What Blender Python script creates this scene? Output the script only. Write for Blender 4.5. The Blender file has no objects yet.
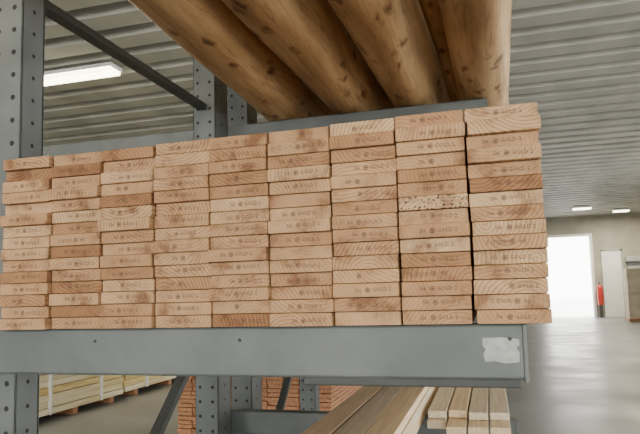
import bpy, bmesh, math, random
from mathutils import Vector, Matrix
random.seed(7)
H=1.6
D=bpy.data
def link(o):
    bpy.context.scene.collection.objects.link(o); return o
def empty(name):
    e=D.objects.new(name,None); return link(e)
def mesh_obj(name,bm,mats,parent=None,smooth=False):
    me=D.meshes.new(name); bm.normal_update(); bm.to_mesh(me); bm.free()
    if not isinstance(mats,(list,tuple)): mats=[mats]
    for m in mats: me.materials.append(m)
    if smooth:
        for p in me.polygons: p.use_smooth=True
    o=D.objects.new(name,me); link(o)
    if parent: o.parent=parent
    return o
def add_box(bm,x0,x1,y0,y1,z0,z1,mi=0,bev=0,jit=0):
    vs=[bm.verts.new((x,y,z)) for x in (x0,x1) for y in (y0,y1) for z in (z0,z1)]
    fs=[]
    for idx in ((0,1,3,2),(4,6,7,5),(0,4,5,1),(2,3,7,6),(0,2,6,4),(1,5,7,3)):
        f=bm.faces.new([vs[i] for i in idx]); f.material_index=mi; fs.append(f)
    if bev:
        es=list({e for f in fs for e in f.edges})
        r=bmesh.ops.bevel(bm,geom=es,offset=bev,segments=2,affect='EDGES',profile=0.5)
        for f in r['faces']: f.material_index=mi
    return vs
def box(name,x0,x1,y0,y1,z0,z1,mat,parent=None,bev=0):
    bm=bmesh.new(); add_box(bm,x0,x1,y0,y1,z0,z1,0,bev); bmesh.ops.recalc_face_normals(bm,faces=bm.faces)
    return mesh_obj(name,bm,mat,parent)
# ---------------- materials
def newmat(name):
    m=D.materials.new(name); m.use_nodes=True; nt=m.node_tree
    b=nt.nodes['Principled BSDF']; return m,nt,b
def N(nt,t,**k):
    n=nt.nodes.new(t)
    for a,v in k.items(): setattr(n,a,v)
    return n
def ramp(nt,stops):
    r=nt.nodes.new('ShaderNodeValToRGB'); e=r.color_ramp.elements
    while len(e)<len(stops): e.new(0.5)
    for i,(p,c) in enumerate(stops):
        e[i].position=p; e[i].color=(c[0],c[1],c[2],1)
    return r
def noisy(name,c1,c2,scale=4,rough=0.6,metal=0,stretch=(1,1,1),bump=0,detail=6,lo=.35,hi=.65,r2=None):
    m,nt,b=newmat(name)
    tc=N(nt,'ShaderNodeTexCoord'); mp=N(nt,'ShaderNodeMapping'); mp.inputs['Scale'].default_value=stretch
    nz=N(nt,'ShaderNodeTexNoise'); nz.inputs['Scale'].default_value=scale; nz.inputs['Detail'].default_value=detail
    nt.links.new(tc.outputs['Object'],mp.inputs[0]); nt.links.new(mp.outputs[0],nz.inputs['Vector'])
    r=ramp(nt,[(lo,c1),(hi,c2)]); nt.links.new(nz.outputs['Fac'],r.inputs[0]); nt.links.new(r.outputs[0],b.inputs['Base Color'])
    b.inputs['Roughness'].default_value=rough; b.inputs['Metallic'].default_value=metal
    if r2 is not None:
        mr=N(nt,'ShaderNodeMapRange'); mr.inputs['To Min'].default_value=rough; mr.inputs['To Max'].default_value=r2
        mr.inputs['From Min'].default_value=.3; mr.inputs['From Max'].default_value=.7
        nt.links.new(nz.outputs['Fac'],mr.inputs[0]); nt.links.new(mr.outputs[0],b.inputs['Roughness'])
    if bump:
        bp=N(nt,'ShaderNodeBump'); bp.inputs['Strength'].default_value=bump; bp.inputs['Distance'].default_value=.01
        nt.links.new(nz.outputs['Fac'],bp.inputs['Height']); nt.links.new(bp.outputs[0],b.inputs['Normal'])
    return m
steel=noisy('rack_paint',(.080,.092,.093),(.114,.128,.127),6,.45,.1,bump=.05)
steel_d=noisy('rack_paint_dark',(.045,.050,.050),(.063,.069,.068),6,.5,.1)
hole=noisy('hole_dark',(.01,.01,.01),(.02,.02,.02),6,.9)
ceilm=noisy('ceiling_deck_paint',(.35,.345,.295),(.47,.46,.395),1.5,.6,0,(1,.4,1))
ceilshade=noisy('ceiling_flute_shade',(.115,.113,.092),(.175,.170,.142),1.5,.7,0,(1,.4,1))  # groove shade put into the colour of the recessed deck faces
floorm=noisy('concrete_floor',(.110,.118,.122),(.200,.210,.213),.9,.28,0,(1,1,1),r2=.48,detail=11)
wallm=noisy('wall_paint',(.29,.28,.24),(.37,.355,.31),1.2,.8)
ink=noisy('stamp_ink',(.085,.040,.028),(.155,.08,.05),90,.8)
labelm=noisy('torn_label_paper',(.28,.30,.30),(.44,.46,.46),40,.7)
wrap=noisy('plastic_wrap',(.62,.51,.26),(.88,.81,.58),2.2,.25,0,(1,.5,7),bump=.4)
pine=noisy('pale_pine',(.66,.50,.31),(.82,.67,.45),3,.55,0,(30,1,30))
pineg=noisy('weathered_pine',(.58,.49,.36),(.74,.65,.50),3,.55,0,(30,1,30))
cedar=noisy('cedar_boards',(.27,.12,.055),(.44,.22,.105),3,.65,0,(20,2,20))
yellowp=noisy('yellow_lumber',(.58,.42,.15),(.78,.61,.28),3,.6,0,(1,1,14))
white=noisy('white_paint',(.74,.74,.72),(.82,.82,.80),2,.6)
greyp=noisy('grey_door_paint',(.30,.32,.32),(.36,.38,.38),2,.6)
cardm=noisy('carton_board',(.46,.38,.28),(.60,.52,.40),2,.8)
redm=noisy('red_enamel',(.45,.03,.02),(.55,.04,.03),3,.35)
ground=noisy('outdoor_concrete',(.7,.7,.7),(.85,.85,.85),.5,.8)
def emis(name,col,s):
    m,nt,b=newmat(name); b.inputs['Base Color'].default_value=(*col,1)
    b.inputs['Emission Color'].default_value=(*col,1); b.inputs['Emission Strength'].default_value=s
    return m
tube=emis('tube_glow',(1,.93,.66),9)
# board end grain
m,nt,b=newmat('deck_board_endgrain'); board=m
at=N(nt,'ShaderNodeAttribute',attribute_name='ringpos'); tn=N(nt,'ShaderNodeAttribute',attribute_name='tone')
ra=N(nt,'ShaderNodeAttribute',attribute_name='ringamp')
nz=N(nt,'ShaderNodeTexNoise'); nz.inputs['Scale'].default_value=14; nz.inputs['Detail'].default_value=4
nt.links.new(at.outputs['Vector'],nz.inputs['Vector'])
sx=N(nt,'ShaderNodeSeparateXYZ'); nt.links.new(at.outputs['Vector'],sx.inputs[0])
cx=N(nt,'ShaderNodeCombineXYZ'); nt.links.new(sx.outputs['X'],cx.inputs[0]); nt.links.new(sx.outputs['Z'],cx.inputs[2])
ln=N(nt,'ShaderNodeVectorMath',operation='LENGTH'); nt.links.new(cx.outputs[0],ln.inputs[0])
ad=N(nt,'ShaderNodeMath',operation='MULTIPLY_ADD'); nt.links.new(nz.outputs['Fac'],ad.inputs[0]); ad.inputs[1].default_value=.020; nt.links.new(ln.outputs['Value'],ad.inputs[2])
mu=N(nt,'ShaderNodeMath',operation='MULTIPLY'); nt.links.new(ad.outputs[0],mu.inputs[0]); mu.inputs[1].default_value=760
si=N(nt,'ShaderNodeMath',operation='SINE'); nt.links.new(mu.outputs[0],si.inputs[0])
r=ramp(nt,[(0.0,(.62,.54,.46)),(.5,(.92,.91,.89)),(1.0,(1.07,1.07,1.06))]); 
mr=N(nt,'ShaderNodeMapRange'); mr.inputs['From Min'].default_value=-1; nt.links.new(si.outputs[0],mr.inputs[0]); nt.links.new(mr.outputs[0],r.inputs[0])
base=ramp(nt,[(0,(.29,.145,.063)),(.3,(.40,.23,.115)),(.65,(.48,.30,.162)),(1,(.56,.39,.225))]); nt.links.new(tn.outputs['Fac'],base.inputs[0])
mx=N(nt,'ShaderNodeMix',data_type='RGBA',blend_type='MULTIPLY'); nt.links.new(ra.outputs['Fac'],mx.inputs[0])
nt.links.new(base.outputs[0],mx.inputs[6]); nt.links.new(r.outputs[0],mx.inputs[7])
nz2=N(nt,'ShaderNodeTexNoise'); nz2.inputs['Scale'].default_value=15; nz2.inputs['Detail'].default_value=7; nz2.inputs['Roughness'].default_value=.62; nt.links.new(at.outputs['Vector'],nz2.inputs['Vector'])
r2=ramp(nt,[(.34,(.48,.38,.31)),(.47,(.90,.86,.82)),(.68,(1.12,1.12,1.10))]); nt.links.new(nz2.outputs['Fac'],r2.inputs[0])
mx2=N(nt,'ShaderNodeMix',data_type='RGBA',blend_type='MULTIPLY'); mx2.inputs[0].default_value=1
nt.links.new(mx.outputs[2],mx2.inputs[6]); nt.links.new(r2.outputs[0],mx2.inputs[7])
sp=N(nt,'ShaderNodeAttribute',attribute_name='speck'); vn=N(nt,'ShaderNodeTexNoise'); vn.inputs['Scale'].default_value=200; vn.inputs['Detail'].default_value=2
nt.links.new(at.outputs['Vector'],vn.inputs['Vector'])
gt=N(nt,'ShaderNodeMath',operation='GREATER_THAN'); gt.inputs[1].default_value=.58; nt.links.new(vn.outputs['Fac'],gt.inputs[0])
ml=N(nt,'ShaderNodeMath',operation='MULTIPLY'); nt.links.new(gt.outputs[0],ml.inputs[0]); nt.links.new(sp.outputs['Fac'],ml.inputs[1])
mx3=N(nt,'ShaderNodeMix',data_type='RGBA'); nt.links.new(ml.outputs[0],mx3.inputs[0]); nt.links.new(mx2.outputs[2],mx3.inputs[6]); mx3.inputs[7].default_value=(.07,.035,.02,1)
nt.links.new(mx3.outputs[2],b.inputs['Base Color']); b.inputs['Roughness'].default_value=.75
# logs
m,nt,b=newmat('peeled_log'); logm=m
tc=N(nt,'ShaderNodeTexCoord'); mp=N(nt,'ShaderNodeMapping'); mp.inputs['Scale'].default_value=(12,1.6,12); nt.links.new(tc.outputs['Object'],mp.inputs[0])
nz=N(nt,'ShaderNodeTexNoise'); nz.inputs['Scale'].default_value=1.2; nz.inputs['Detail'].default_value=9; nz.inputs['Roughness'].default_value=.6; nt.links.new(mp.outputs[0],nz.inputs['Vector'])
base=ramp(nt,[(.3,(.27,.15,.06)),(.5,(.46,.29,.13)),(.7,(.62,.43,.22))]); nt.links.new(nz.outputs['Fac'],base.inputs[0])
mp2=N(nt,'ShaderNodeMapping'); mp2.inputs['Scale'].default_value=(12,6,12); nt.links.new(tc.outputs['Object'],mp2.inputs[0])
nz3=N(nt,'ShaderNodeTexNoise'); nz3.inputs['Scale'].default_value=2; nz3.inputs['Detail'].default_value=5; nt.links.new(mp2.outputs[0],nz3.inputs['Vector'])
dv=N(nt,'ShaderNodeVectorMath',operation='MULTIPLY_ADD'); nt.links.new(nz3.outputs['Color'],dv.inputs[0]); dv.inputs[1].default_value=(.8,.8,.8); nt.links.new(mp2.outputs[0],dv.inputs[2])
vo=N(nt,'ShaderNodeTexVoronoi'); vo.inputs['Scale'].default_value=1.0; nt.links.new(dv.outputs[0],vo.inputs['Vector'])
kr=ramp(nt,[(.10,(.18,.10,.06)),(.17,(.5,.37,.25)),(.28,(1,1,1))]); nt.links.new(vo.outputs['Distance'],kr.inputs[0])
mx=N(nt,'ShaderNodeMix',data_type='RGBA',blend_type='MULTIPLY'); mx.inputs[0].default_value=.85
nt.links.new(base.outputs[0],mx.inputs[6]); nt.links.new(kr.outputs[0],mx.inputs[7])
mp4=N(nt,'ShaderNodeMapping'); mp4.inputs['Scale'].default_value=(26,.8,26); nt.links.new(tc.outputs['Object'],mp4.inputs[0])
nz4=N(nt,'ShaderNodeTexNoise'); nz4.inputs['Scale'].default_value=1; nz4.inputs['Detail'].default_value=3; nt.links.new(mp4.outputs[0],nz4.inputs['Vector'])
cr=ramp(nt,[(.485,(1,1,1)),(.5,(.45,.35,.27)),(.515,(1,1,1))]); nt.links.new(nz4.outputs['Fac'],cr.inputs[0])
mxc=N(nt,'ShaderNodeMix',data_type='RGBA',blend_type='MULTIPLY'); mxc.inputs[0].default_value=.65
nt.links.new(mx.outputs[2],mxc.inputs[6]); nt.links.new(cr.outputs[0],mxc.inputs[7])
nt.links.new(mxc.outputs[2],b.inputs['Base Color']); b.inputs['Roughness'].default_value=.6
# ---------------- room
XL,XR,YN,YF,ZC=-17.0,9.5,-13.0,34.0,5.3
box('floor',XL-.3,XR+.3,YN-.3,YF+.3,-.2,0,floorm)
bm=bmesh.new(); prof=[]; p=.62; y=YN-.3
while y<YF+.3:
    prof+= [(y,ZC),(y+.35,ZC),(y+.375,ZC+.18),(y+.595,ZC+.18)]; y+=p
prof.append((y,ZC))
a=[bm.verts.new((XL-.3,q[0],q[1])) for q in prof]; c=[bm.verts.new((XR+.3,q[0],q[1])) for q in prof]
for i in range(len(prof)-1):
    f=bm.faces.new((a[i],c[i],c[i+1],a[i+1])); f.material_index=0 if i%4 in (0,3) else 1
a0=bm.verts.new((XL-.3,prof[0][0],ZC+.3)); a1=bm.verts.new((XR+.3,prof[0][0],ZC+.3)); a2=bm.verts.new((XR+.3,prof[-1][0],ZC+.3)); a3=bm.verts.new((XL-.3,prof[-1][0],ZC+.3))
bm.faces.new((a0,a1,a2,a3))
mesh_obj('ceiling',bm,[ceilm,ceilshade])
def wall(name,axis,pos,th,lo,hi,top,openings):
    bm=bmesh.new()
    def seg(u0,u1,z0,z1):
        if u1-u0<1e-4: return
        if axis=='x': add_box(bm,u0,u1,pos,pos+th,z0,z1)
        else: add_box(bm,pos,pos+th,u0,u1,z0,z1)
    u=lo
    for (o0,o1,zt) in openings:
        seg(u,o0,0,top); seg(o0,o1,zt,top); u=o1
    seg(u,hi,0,top)
    return mesh_obj(name,bm,wallm)
wall('wall_far','x',YF,.3,XL,XR,ZC+.2,[(2.95,5.2,4.25)])
wall('wall_near','x',YN-.3,.3,XL,XR,ZC+.2,[(-13,-8,4.3),(-5,0,4.3),(3,8,4.3)])  # unseen openings, added to let daylight in from behind the camera
wall('wall_left','y',XL-.3,.3,YN,YF,ZC+.2,[])
wall('wall_right','y',XR,.3,YN,YF,ZC+.2,[(-9,-4,4.3),(2,7,4.3),(16,20,4.3)])  # out-of-view side openings, also added to bring in daylight
bm=bmesh.new(); add_box(bm,2.83,2.95,YF-.06,YF,0,4.37); add_box(bm,5.2,5.32,YF-.06,YF,0,4.37); add_box(bm,2.95,5.2,YF-.06,YF,4.25,4.37)
mesh_obj('trim_1',bm,white)
box('ground_outside',-40,45,YF+.3,90,-.25,-.05,ground)
# ---------------- racks
def post(name,x0,x1,y0,y1,z1,parent):
    bm=bmesh.new(); t=.006
    add_box(bm,x0,x1,y0,y0+t,0,z1,0,.002); add_box(bm,x1-t,x1,y0,y1,0,z1,0,.002); add_box(bm,x0,x0+t,y0,y1,0,z1,0,.002)
    add_box(bm,x1-.025,x1,y1-t,y1,0,z1); add_box(bm,x0,x0+.025,y1-t,y1,0,z1)
    add_box(bm,x0-.03,x1+.010,y0-.02,y1+.03,0,.012)
    z=.15; 
    while z<z1-.05:
        for xx in (x0+.025,x1-.028):
            mt=Matrix.Translation((xx,y0-.0005,z))@Matrix.Rotation(math.pi/2,4,'X')
            r=bmesh.ops.create_circle(bm,cap_ends=True,segments=12,radius=.0075,matrix=mt)
            for f in {f for v in r['verts'] for f in v.link_faces}: f.material_index=1
        mt=Matrix.Translation((x1+.0005,(y0+y1)/2,z))@Matrix.Rotation(math.pi/2,4,'Y')
        r=bmesh.ops.create_circle(bm,cap_ends=True,segments=12,radius=.006,matrix=mt)
        for f in {f for v in r['verts'] for f in v.link_faces}: f.material_index=1
        z+=.065
    return mesh_obj(name,bm,[steel,hole],parent)
def strut(name,p0,p1,w,parent,mat):
    p0=Vector(p0);p1=Vector(p1); L=(p1-p0).length
    bm=bmesh.new(); add_box(bm,-w*.3,w*.3,-w/2,w/2,0,L,0,.003)
    q=(p1-p0).to_track_quat('Z','X'); 
    bmesh.ops.transform(bm,matrix=Matrix.Translation(p0)@q.to_matrix().to_4x4(),verts=bm.verts)
    return mesh_obj(name,bm,mat,parent)
def beam(name,x0,x1,y0,y1,ztop,h,parent,mat=None):
    bm=bmesh.new(); add_box(bm,x0,x1,y0,y1,ztop-h,ztop,0,.006)
    add_box(bm,x1-.004,x1+.004,y0-.002,y1+.006,ztop-h-.004,ztop-.002,0,.001)
    return mesh_obj(name,bm,mat or steel,parent)
rack=empty('storage_rack')
for i,(x0) in enumerate((-1.32,-4.3)):
    post('post_front_%d'%i,x0,x0+.105,1.333,1.42,4.3,rack)
    post('post_rear_%d'%i,x0,x0+.115,2.54,2.68,4.3,rack)
    xm=x0+.05
    for k,zz in enumerate((.3,2.50,3.9)): strut('tie_%d_%d'%(i,k),(xm,1.42,zz),(xm,2.54,zz),.045,rack,steel_d)
    strut('brace_a_%d'%i,(xm,1.42,.45),(xm,2.54,1.45),.045,rack,steel_d)
    strut('brace_b_%d'%i,(xm,2.54,3.0),(xm,1.42,3.8),.045,rack,steel_d)
ZL=H-.54
beam('beam_front',-4.3,.064,1.274,1.332,H-.07,.112,rack)
box('beam_step',-.42,.055,1.333,1.36,H-.207,H-.10,steel_d,rack,.003)
beam('beam_rear',-4.3,.03,2.68,2.74,H-.07,.105,rack)
beam('beam_upper_rear',-4.3,.03,2.68,2.74,H+.84,.115,rack)
beam('beam_lower_front',-1.32,.055,1.272,1.33,ZL,.105,rack)
beam('beam_lower_rear',-1.32,.08,2.68,2.74,ZL,.105,rack)
bm=bmesh.new()
for xx in (-1.28,-1.22,-.93,-.55,.035):
    mt=Matrix.Translation((xx,1.273,H-.10)); bmesh.ops.create_uvsphere(bm,u_segments=10,v_segments=6,radius=.004,matrix=mt)
mesh_obj('rivets',bm,steel_d,rack)
bm=bmesh.new(); pts=[(-.024,-.098),(.012,-.097),(.046,-.101),(.047,-.112),(.041,-.118),(.046,-.127),(.045,-.146),(.02,-.149),(-.002,-.144),(-.021,-.146),(-.024,-.13),(-.019,-.121),(-.025,-.112)]
f=[bm.verts.new((x+.006,1.2725,H+z)) for x,z in pts]; bm.faces.new(f)
ff=bmesh.ops.extrude_face_region(bm,geom=bm.faces[:]); bmesh.ops.translate(bm,verts=[v for v in ff['geom'] if isinstance(v,bmesh.types.BMVert)],vec=(0,.001,0))
mesh_obj('torn_label',bm,labelm,rack)
rack2=empty('storage_rack')
for i,x0 in enumerate((-1.32,-4.3)):
    post('post_front_%d'%i,x0,x0+.115,2.94,3.08,4.3,rack2)
    post('post_rear_%d'%i,x0,x0+.115,4.1,4.2,4.3,rack2)
    xm=x0+.05
    for k,zz in enumerate((.3,2.3,3.9)): strut('tie_%d_%d'%(i,k),(xm,3.08,zz),(xm,4.1,zz),.045,rack2,steel_d)
    strut('brace_a_%d'%i,(xm,3.08,.45),(xm,4.1,1.45),.045,rack2,steel_d)
for k,zt in enumerate((H-.07,H+.84)):
    beam('beam_front_%d'%k,-4.3,.03,2.87,2.93,zt,.105,rack2); beam('beam_rear_%d'%k,-4.3,.03,4.2,4.26,zt,.105,rack2)
beam('beam_low',-1.31,.03,4.2,4.26,ZL,.105,rack2)
# ---------------- deck board stack
stack=empty('deck_board_stack')
bm=bmesh.new(); rp=bm.verts.layers.float_vector.new('ringpos'); tl=bm.verts.layers.float.new('tone'); sl=bm.verts.layers.float.new('speck'); al=bm.verts.layers.float.new('ringamp')
stamps=[]
ncol=9; nrow=15; cp=.1462; W=cp-.0014; pitch=.0295
for c in range(ncol):
    z=H-.07+.0005; xj=random.uniform(-.0015,.0015)
    for r in range(nrow):
        h=pitch-.0011+random.uniform(-.0007,.0007)+(c-5)*.00005
        w=W-random.uniform(.0003,.0035)
        x0=-1.199+c*cp+xj+random.uniform(-.0012,.0012)+ (c==8)*random.uniform(0,.005)
        yf=1.262+random.uniform(-.006,.007)
        if random.random()<.12: yf-=.009
        rr=.0026; pr=[]
        for (cx_,cz_,a0_) in ((x0+w-rr,z+rr,-90),(x0+w-rr,z+h-rr,0),(x0+rr,z+h-rr,90),(x0+rr,z+rr,180)):
            for k in range(4):
                a=math.radians(a0_+30*k); pr.append((cx_+rr*math.cos(a),cz_+rr*math.sin(a)))
        side=random.choice((-1,1))
        ccx=x0+w/2+random.uniform(-.11,.11); ccz=z+h/2+side*random.uniform(.005,.12)
        tone=min(1,max(0,random.gauss(.5,.23))); speck=1.0 if (c==7 and r==8) else 0
        if speck: tone=.95
        amp=random.uniform(.15,.85)
        off=random.uniform(-5,5); mxx=x0+w/2; mzz=z+h/2
        G=[];F=[];B=[]
        for (px,pz) in pr:
            ix=px-(.0008 if px>mxx else -.0008); iz=pz-(.0008 if pz>mzz else -.0008)
            for (lst,yy,qx,qz) in ((G,yf,ix,iz),(F,yf+.0014,px,pz),(B,yf+2.44,px,pz)):
                v=bm.verts.new((qx,yy,qz)); v[rp]=Vector((qx-ccx,off+yy*.2,qz-ccz)); v[tl]=tone; v[sl]=speck; v[al]=amp
                lst.append(v)
        n=len(pr); bm.faces.new(G); bm.faces.new(B[::-1])
        for k in range(n):
            bm.faces.new((F[k],B[k],B[(k+1)%n],F[(k+1)%n])); bm.faces.new((G[k],F[k],F[(k+1)%n],G[(k+1)%n]))
        if not(c==7 and r==8): stamps.append((x0+w/2,yf,z+h/2,random.random()))
        z+=h+.0012
bmesh.ops.recalc_face_normals(bm,faces=bm.faces)
mesh_obj('boards',bm,board,stack)
def textmesh(s,size):
    cu=D.curves.new('t','FONT'); cu.body=s; cu.size=size; cu.align_x='CENTER'; cu.align_y='CENTER'; cu.resolution_u=1; cu.offset=.0001
    o=D.objects.new('t',cu); link(o); dg=bpy.context.evaluated_depsgraph_get(); me=D.meshes.new_from_object(o.evaluated_get(dg))
    D.objects.remove(o); D.curves.remove(cu); return me
tA=textmesh('SI6',.0116); tB=textmesh('GOLD 2',.0116)
bm=bmesh.new()
for (x,yf,z,q) in stamps:
    if q<.06: continue
    flip=Matrix.Rotation(math.pi,4,'Y') if q>.93 else Matrix.Identity(4)
    base=Matrix.Translation((x+random.uniform(-.012,.014),yf-.0008,z+random.uniform(-.002,.002)))@flip@Matrix.Rotation(random.uniform(-.04,.04),4,'Y')
    for me,dx in ((tA,-.026),(tB,.024)):
        if random.random()<.08: continue
        n0=len(bm.verts); bm.from_mesh(me); bm.verts.ensure_lookup_table()
        vs=bm.verts[n0:]
        bmesh.ops.transform(bm,matrix=base@Matrix.Translation((dx,0,0))@Matrix.Rotation(math.pi/2,4,'X'),verts=vs)
    for (ra_,rb) in ((.0055,.0039),(.0024,.0)):
        ov=[];iv=[]
        for k in range(12):
            a=k*math.pi/6; ov.append(bm.verts.new(base@Vector((-.006+ra_*math.cos(a),0,ra_*math.sin(a)))))
            if rb: iv.append(bm.verts.new(base@Vector((-.006+rb*math.cos(a),0,rb*math.sin(a)))))
        if rb:
            for k in range(12): bm.faces.new((ov[k],ov[(k+1)%12],iv[(k+1)%12],iv[k]))
        else: bm.faces.new(ov)
mesh_obj('ink_stamps',bm,ink,stack)
# ---------------- logs
def log(x,z,r,y0,y1,seed,name='wooden_pole',r1=None,k_=0):
    rnd=random.Random(seed); bm=bmesh.new(); ns=32; nr=40; rings=[]; r1=r1 or r
    ph=[rnd.uniform(0,6.3) for _ in range(6)]
    for i in range(nr+1):
        t=i/nr; y=y0+(y1-y0)*t; ring=[]; R=r+(r1-r)*t
        for k in range(ns):
            a=2*math.pi*k/ns
            rr=R*(1+.016*math.sin(3*a+ph[0]+y*2)+.014*math.sin(5*a+ph[1]-y*3)+.014*math.sin(y*7+ph[2]+2*a))-.003
            ring.append(bm.verts.new((x+k_*(y-2.7)+rr*math.cos(a)+.006*math.sin(y*1.7+ph[3]),y,z+rr*math.sin(a))))
        rings.append(ring)
    for i in range(nr):
        for k in range(ns): bm.faces.new((rings[i][k],rings[i][(k+1)%ns],rings[i+1][(k+1)%ns],rings[i+1][k]))
    bm.faces.new(rings[0]); bm.faces.new(rings[-1][::-1]); bmesh.ops.recalc_face_normals(bm,faces=bm.faces)
    return mesh_obj(name,bm,logm,smooth=True)
zt=H+.842
log(-.935,zt+.160,.160,.2,5.3,1,k_=-.045); log(-.592,zt+.142,.142,.3,5.4,2,k_=.03); log(-.30,zt+.138,.138,.2,5.3,3,k_=.03); log(.02,zt+.122,.122,.2,5.4,4,k_=.012)
log(-.14,zt+.275,.07,1.9,5.4,5,k_=.03)
log(-.765,zt+.455,.125,.25,5.4,6,k_=.0); log(-.445,zt+.40,.12,.25,5.3,7,k_=.03)
# ---------------- lower planks
def planks(name,rows,mats):
    bm=bmesh.new()
    for (x0,x1,y0,y1,z0,z1,mi) in rows: add_box(bm,x0,x1,y0,y1,z0,z1,mi,.0025)
    bmesh.ops.recalc_face_normals(bm,faces=bm.faces)
    return mesh_obj(name,bm,mats)
zb=ZL; rows=[]
for L in range(4):
    for c in range(3):
        x0=-.565+c*.094+random.uniform(-.004,.004); rows.append((x0,x0+.089,1.05+random.uniform(-.1,.1)+L*.05,3.5+random.uniform(-.1,.1),zb+L*.031+.0005,zb+L*.031+.03,random.choice((0,0,1))))
planks('pine_plank_pile',rows,[pine,pineg]); rows=[]
for L in range(2):
    for c in range(4):
        x0=-.262+c*.080; rows.append((x0,x0+.073,2.38+random.uniform(-.03,.08)+L*.12,5.0+random.uniform(-.2,.2),zb+L*.031+.0005,zb+L*.031+.030,random.choice((0,1,1))))
planks('pine_plank_pile',rows,[pine,pineg])
def bundle(name,x0,x1,y0,y1,z0,nx,nz,w,h,mats,gap=.004):
    rows=[]
    for k in range(nz):
        for i in range(nx):
            xx=x0+i*w; rows.append((xx+gap/2,xx+w-gap/2,y0+random.uniform(-.02,.02),y1,z0+k*h,z0+k*h+h-gap,random.randrange(len(mats))))
    return planks(name,rows,mats)
box('timber_bearer',-2.72,-1.3,5.0,5.1,0,.09,cedar); box('timber_bearer',-2.72,-1.3,6.6,6.7,0,.09,cedar)
bundle('cedar_board_bundle',-2.72,0,4.9,7.3,.0905,10,32,.142,.036,[cedar])
for n,(yy,y2,xx) in enumerate(((6.3,8.6,-5.75),(8.75,11.6,-5.8))):
    g=empty('wrapped_lumber_bundle')
    bm=bmesh.new()
    for q in (yy+.3,(yy+y2)/2,y2-.3): add_box(bm,xx-1.2,xx,q-.05,q+.05,0,.09)
    mesh_obj('bearers',bm,cedar,g)
    rows=[]
    for k in range(9):
        for i in range(3):
            rows.append((xx-1.2+i*.4+.003,xx-1.2+(i+1)*.4-.003+random.uniform(-.02,.015),yy+random.uniform(-.03,.03),y2,.09+k*.09,.09+k*.09+.083,random.randrange(2)))
    o=planks('boards',rows,[yellowp,wrap]); o.parent=g
    o=box('wrap_cover',xx-1.21,xx+.03,yy+.05,y2-.03,.902,.93,wrap,g,.006)
    for q in (yy+.6,y2-.6): box('strap',xx-1.22,xx+.035,q,q+.03,.088,.935,white,g)
# ---------------- lights
def fixture(x,y,power,length=1.4):
    n=round((y-(YN-.3)-.175)/.62); y=YN-.3+.175+n*.62
    g=empty('fluorescent_light')
    bm=bmesh.new(); add_box(bm,x-length/2,x+length/2,y-.16,y+.16,ZC-.10,ZC-.04,0,.006)
    for q in (-.35,.35): add_box(bm,x+q-.01,x+q+.01,y-.01,y+.01,ZC-.05,ZC-.001)
    mesh_obj('housing',bm,white,g)
    bm=bmesh.new()
    for dy in (-.11,0,.11):
        bmesh.ops.create_cone(bm,cap_ends=True,segments=12,radius1=.04,radius2=.04,depth=length*.96,matrix=Matrix.Translation((x,y+dy,ZC-.125))@Matrix.Rotation(math.pi/2,4,'Y'))
    mesh_obj('tubes',bm,tube,g)
    l=D.lights.new('tube_light','AREA'); l.shape='RECTANGLE'; l.size=length; l.size_y=.3; l.energy=power; l.color=(1,.88,.66)
    o=D.objects.new('tube_light',l); link(o); o.location=(x,y,ZC-.18); o.parent=g
fixture(-6.3,8.1,200,1.7)
for (x,y) in ((-.3,-1.5),(-6,-1.5),(5,3),(5,-5),(-1,-7),(5,13),(-6,18),(-11,3),(-12,12)):  # unseen fixtures added as fill light for the interior
    fixture(x,y,150)
fixture(4.3,29.5,220,.8); fixture(6.3,31.5,300,.7)
def light_portal(x,y,rz,sx,sy):
    l=D.lights.new('daylight_portal','AREA'); l.shape='RECTANGLE'; l.size=sx; l.size_y=sy; l.energy=1
    l.cycles.is_portal=True
    o=D.objects.new('daylight_portal',l); link(o); o.location=(x,y,sy/2); o.rotation_euler=(math.pi/2,0,rz)
for x in (-10.5,-2.5,5.5): light_portal(x,YN-.05,math.pi,5,4.3)  # sky light through the added near-wall openings
light_portal(XR+.05,-6.5,math.pi/2,5,4.3); light_portal(XR+.05,4.5,math.pi/2,5,4.3); light_portal(XR+.05,18,math.pi/2,4,4.3)  # same for the added right-wall openings
light_portal(4.07,YF+.05,0,2.25,4.25)
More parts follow.
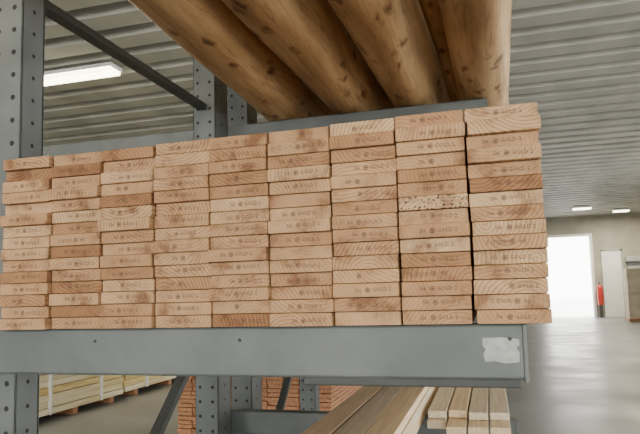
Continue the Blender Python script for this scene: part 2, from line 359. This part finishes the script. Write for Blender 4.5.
# ---------------- far-end things
g=empty('personnel_door')
bm=bmesh.new(); add_box(bm,5.78,6.62,YF-.05,YF-.003,0,3.4,0,.005); mesh_obj('leaf',bm,white,g)
box('frame',5.70,5.78,YF-.08,YF-.003,0,3.48,white,g); box('frame_r',6.62,6.7,YF-.08,YF-.003,0,3.48,greyp,g); box('frame_t',5.70,6.7,YF-.08,YF-.003,3.4,3.48,greyp,g)
g=empty('roll_up_door')
bm=bmesh.new()
for k in range(14): add_box(bm,6.9,9.2,YF-.09,YF-.003,k*.2,k*.2+.19,0,.01)
mesh_obj('slats',bm,greyp,g); box('drum',6.8,9.3,YF-.3,YF-.003,2.8,3.1,greyp,g,.05)
g=empty('carton_stack')
bm=bmesh.new()
for k in range(4):
    for i in range(3-(k==3)): add_box(bm,5.95+i*.57,5.95+i*.57+.55,29.5+random.uniform(0,.08),30.4,.13+k*.56,.13+k*.56+.55,0,.01)
mesh_obj('cartons',bm,cardm,g); box('pallet',5.9,7.75,29.45,30.45,0,.128,cedar,g,.01)
g=empty('fire_extinguisher')
ex=5.48
bm=bmesh.new(); bmesh.ops.create_cone(bm,cap_ends=True,segments=20,radius1=.14,radius2=.14,depth=.9,matrix=Matrix.Translation((ex,YF-.27,1.1)))
bmesh.ops.create_cone(bm,cap_ends=True,segments=20,radius1=.14,radius2=.05,depth=.15,matrix=Matrix.Translation((ex,YF-.27,1.62)))
mesh_obj('cylinder',bm,redm,g); box('stand',ex-.08,ex+.08,YF-.34,YF-.2,0,.655,steel_d,g); box('valve',ex-.04,ex+.04,YF-.31,YF-.23,1.69,1.8,steel_d,g)
# ---------------- world & camera
w=D.worlds.new('World'); bpy.context.scene.world=w; w.use_nodes=True
bg=w.node_tree.nodes['Background']; bg.inputs[0].default_value=(1,.985,.935,1); bg.inputs[1].default_value=12.0
cam=D.cameras.new('camera'); cam.sensor_width=36; cam.lens=33.75; cam.clip_end=300; cam.clip_start=.05
co=D.objects.new('camera',cam); link(co); bpy.context.scene.camera=co
psi=math.radians(15.55); phi=math.radians(5.3); rho=math.radians(1.55); cam.shift_y=.033
F=Vector((-math.sin(psi)*math.cos(phi),math.cos(psi)*math.cos(phi),math.sin(phi))); R0=Vector((math.cos(psi),math.sin(psi),0)); U0=R0.cross(F)
R=math.cos(rho)*R0-math.sin(rho)*U0; U=math.sin(rho)*R0+math.cos(rho)*U0
M=Matrix(((R.x,U.x,-F.x,0),(R.y,U.y,-F.y,0),(R.z,U.z,-F.z,H),(0,0,0,1)))
co.matrix_world=M
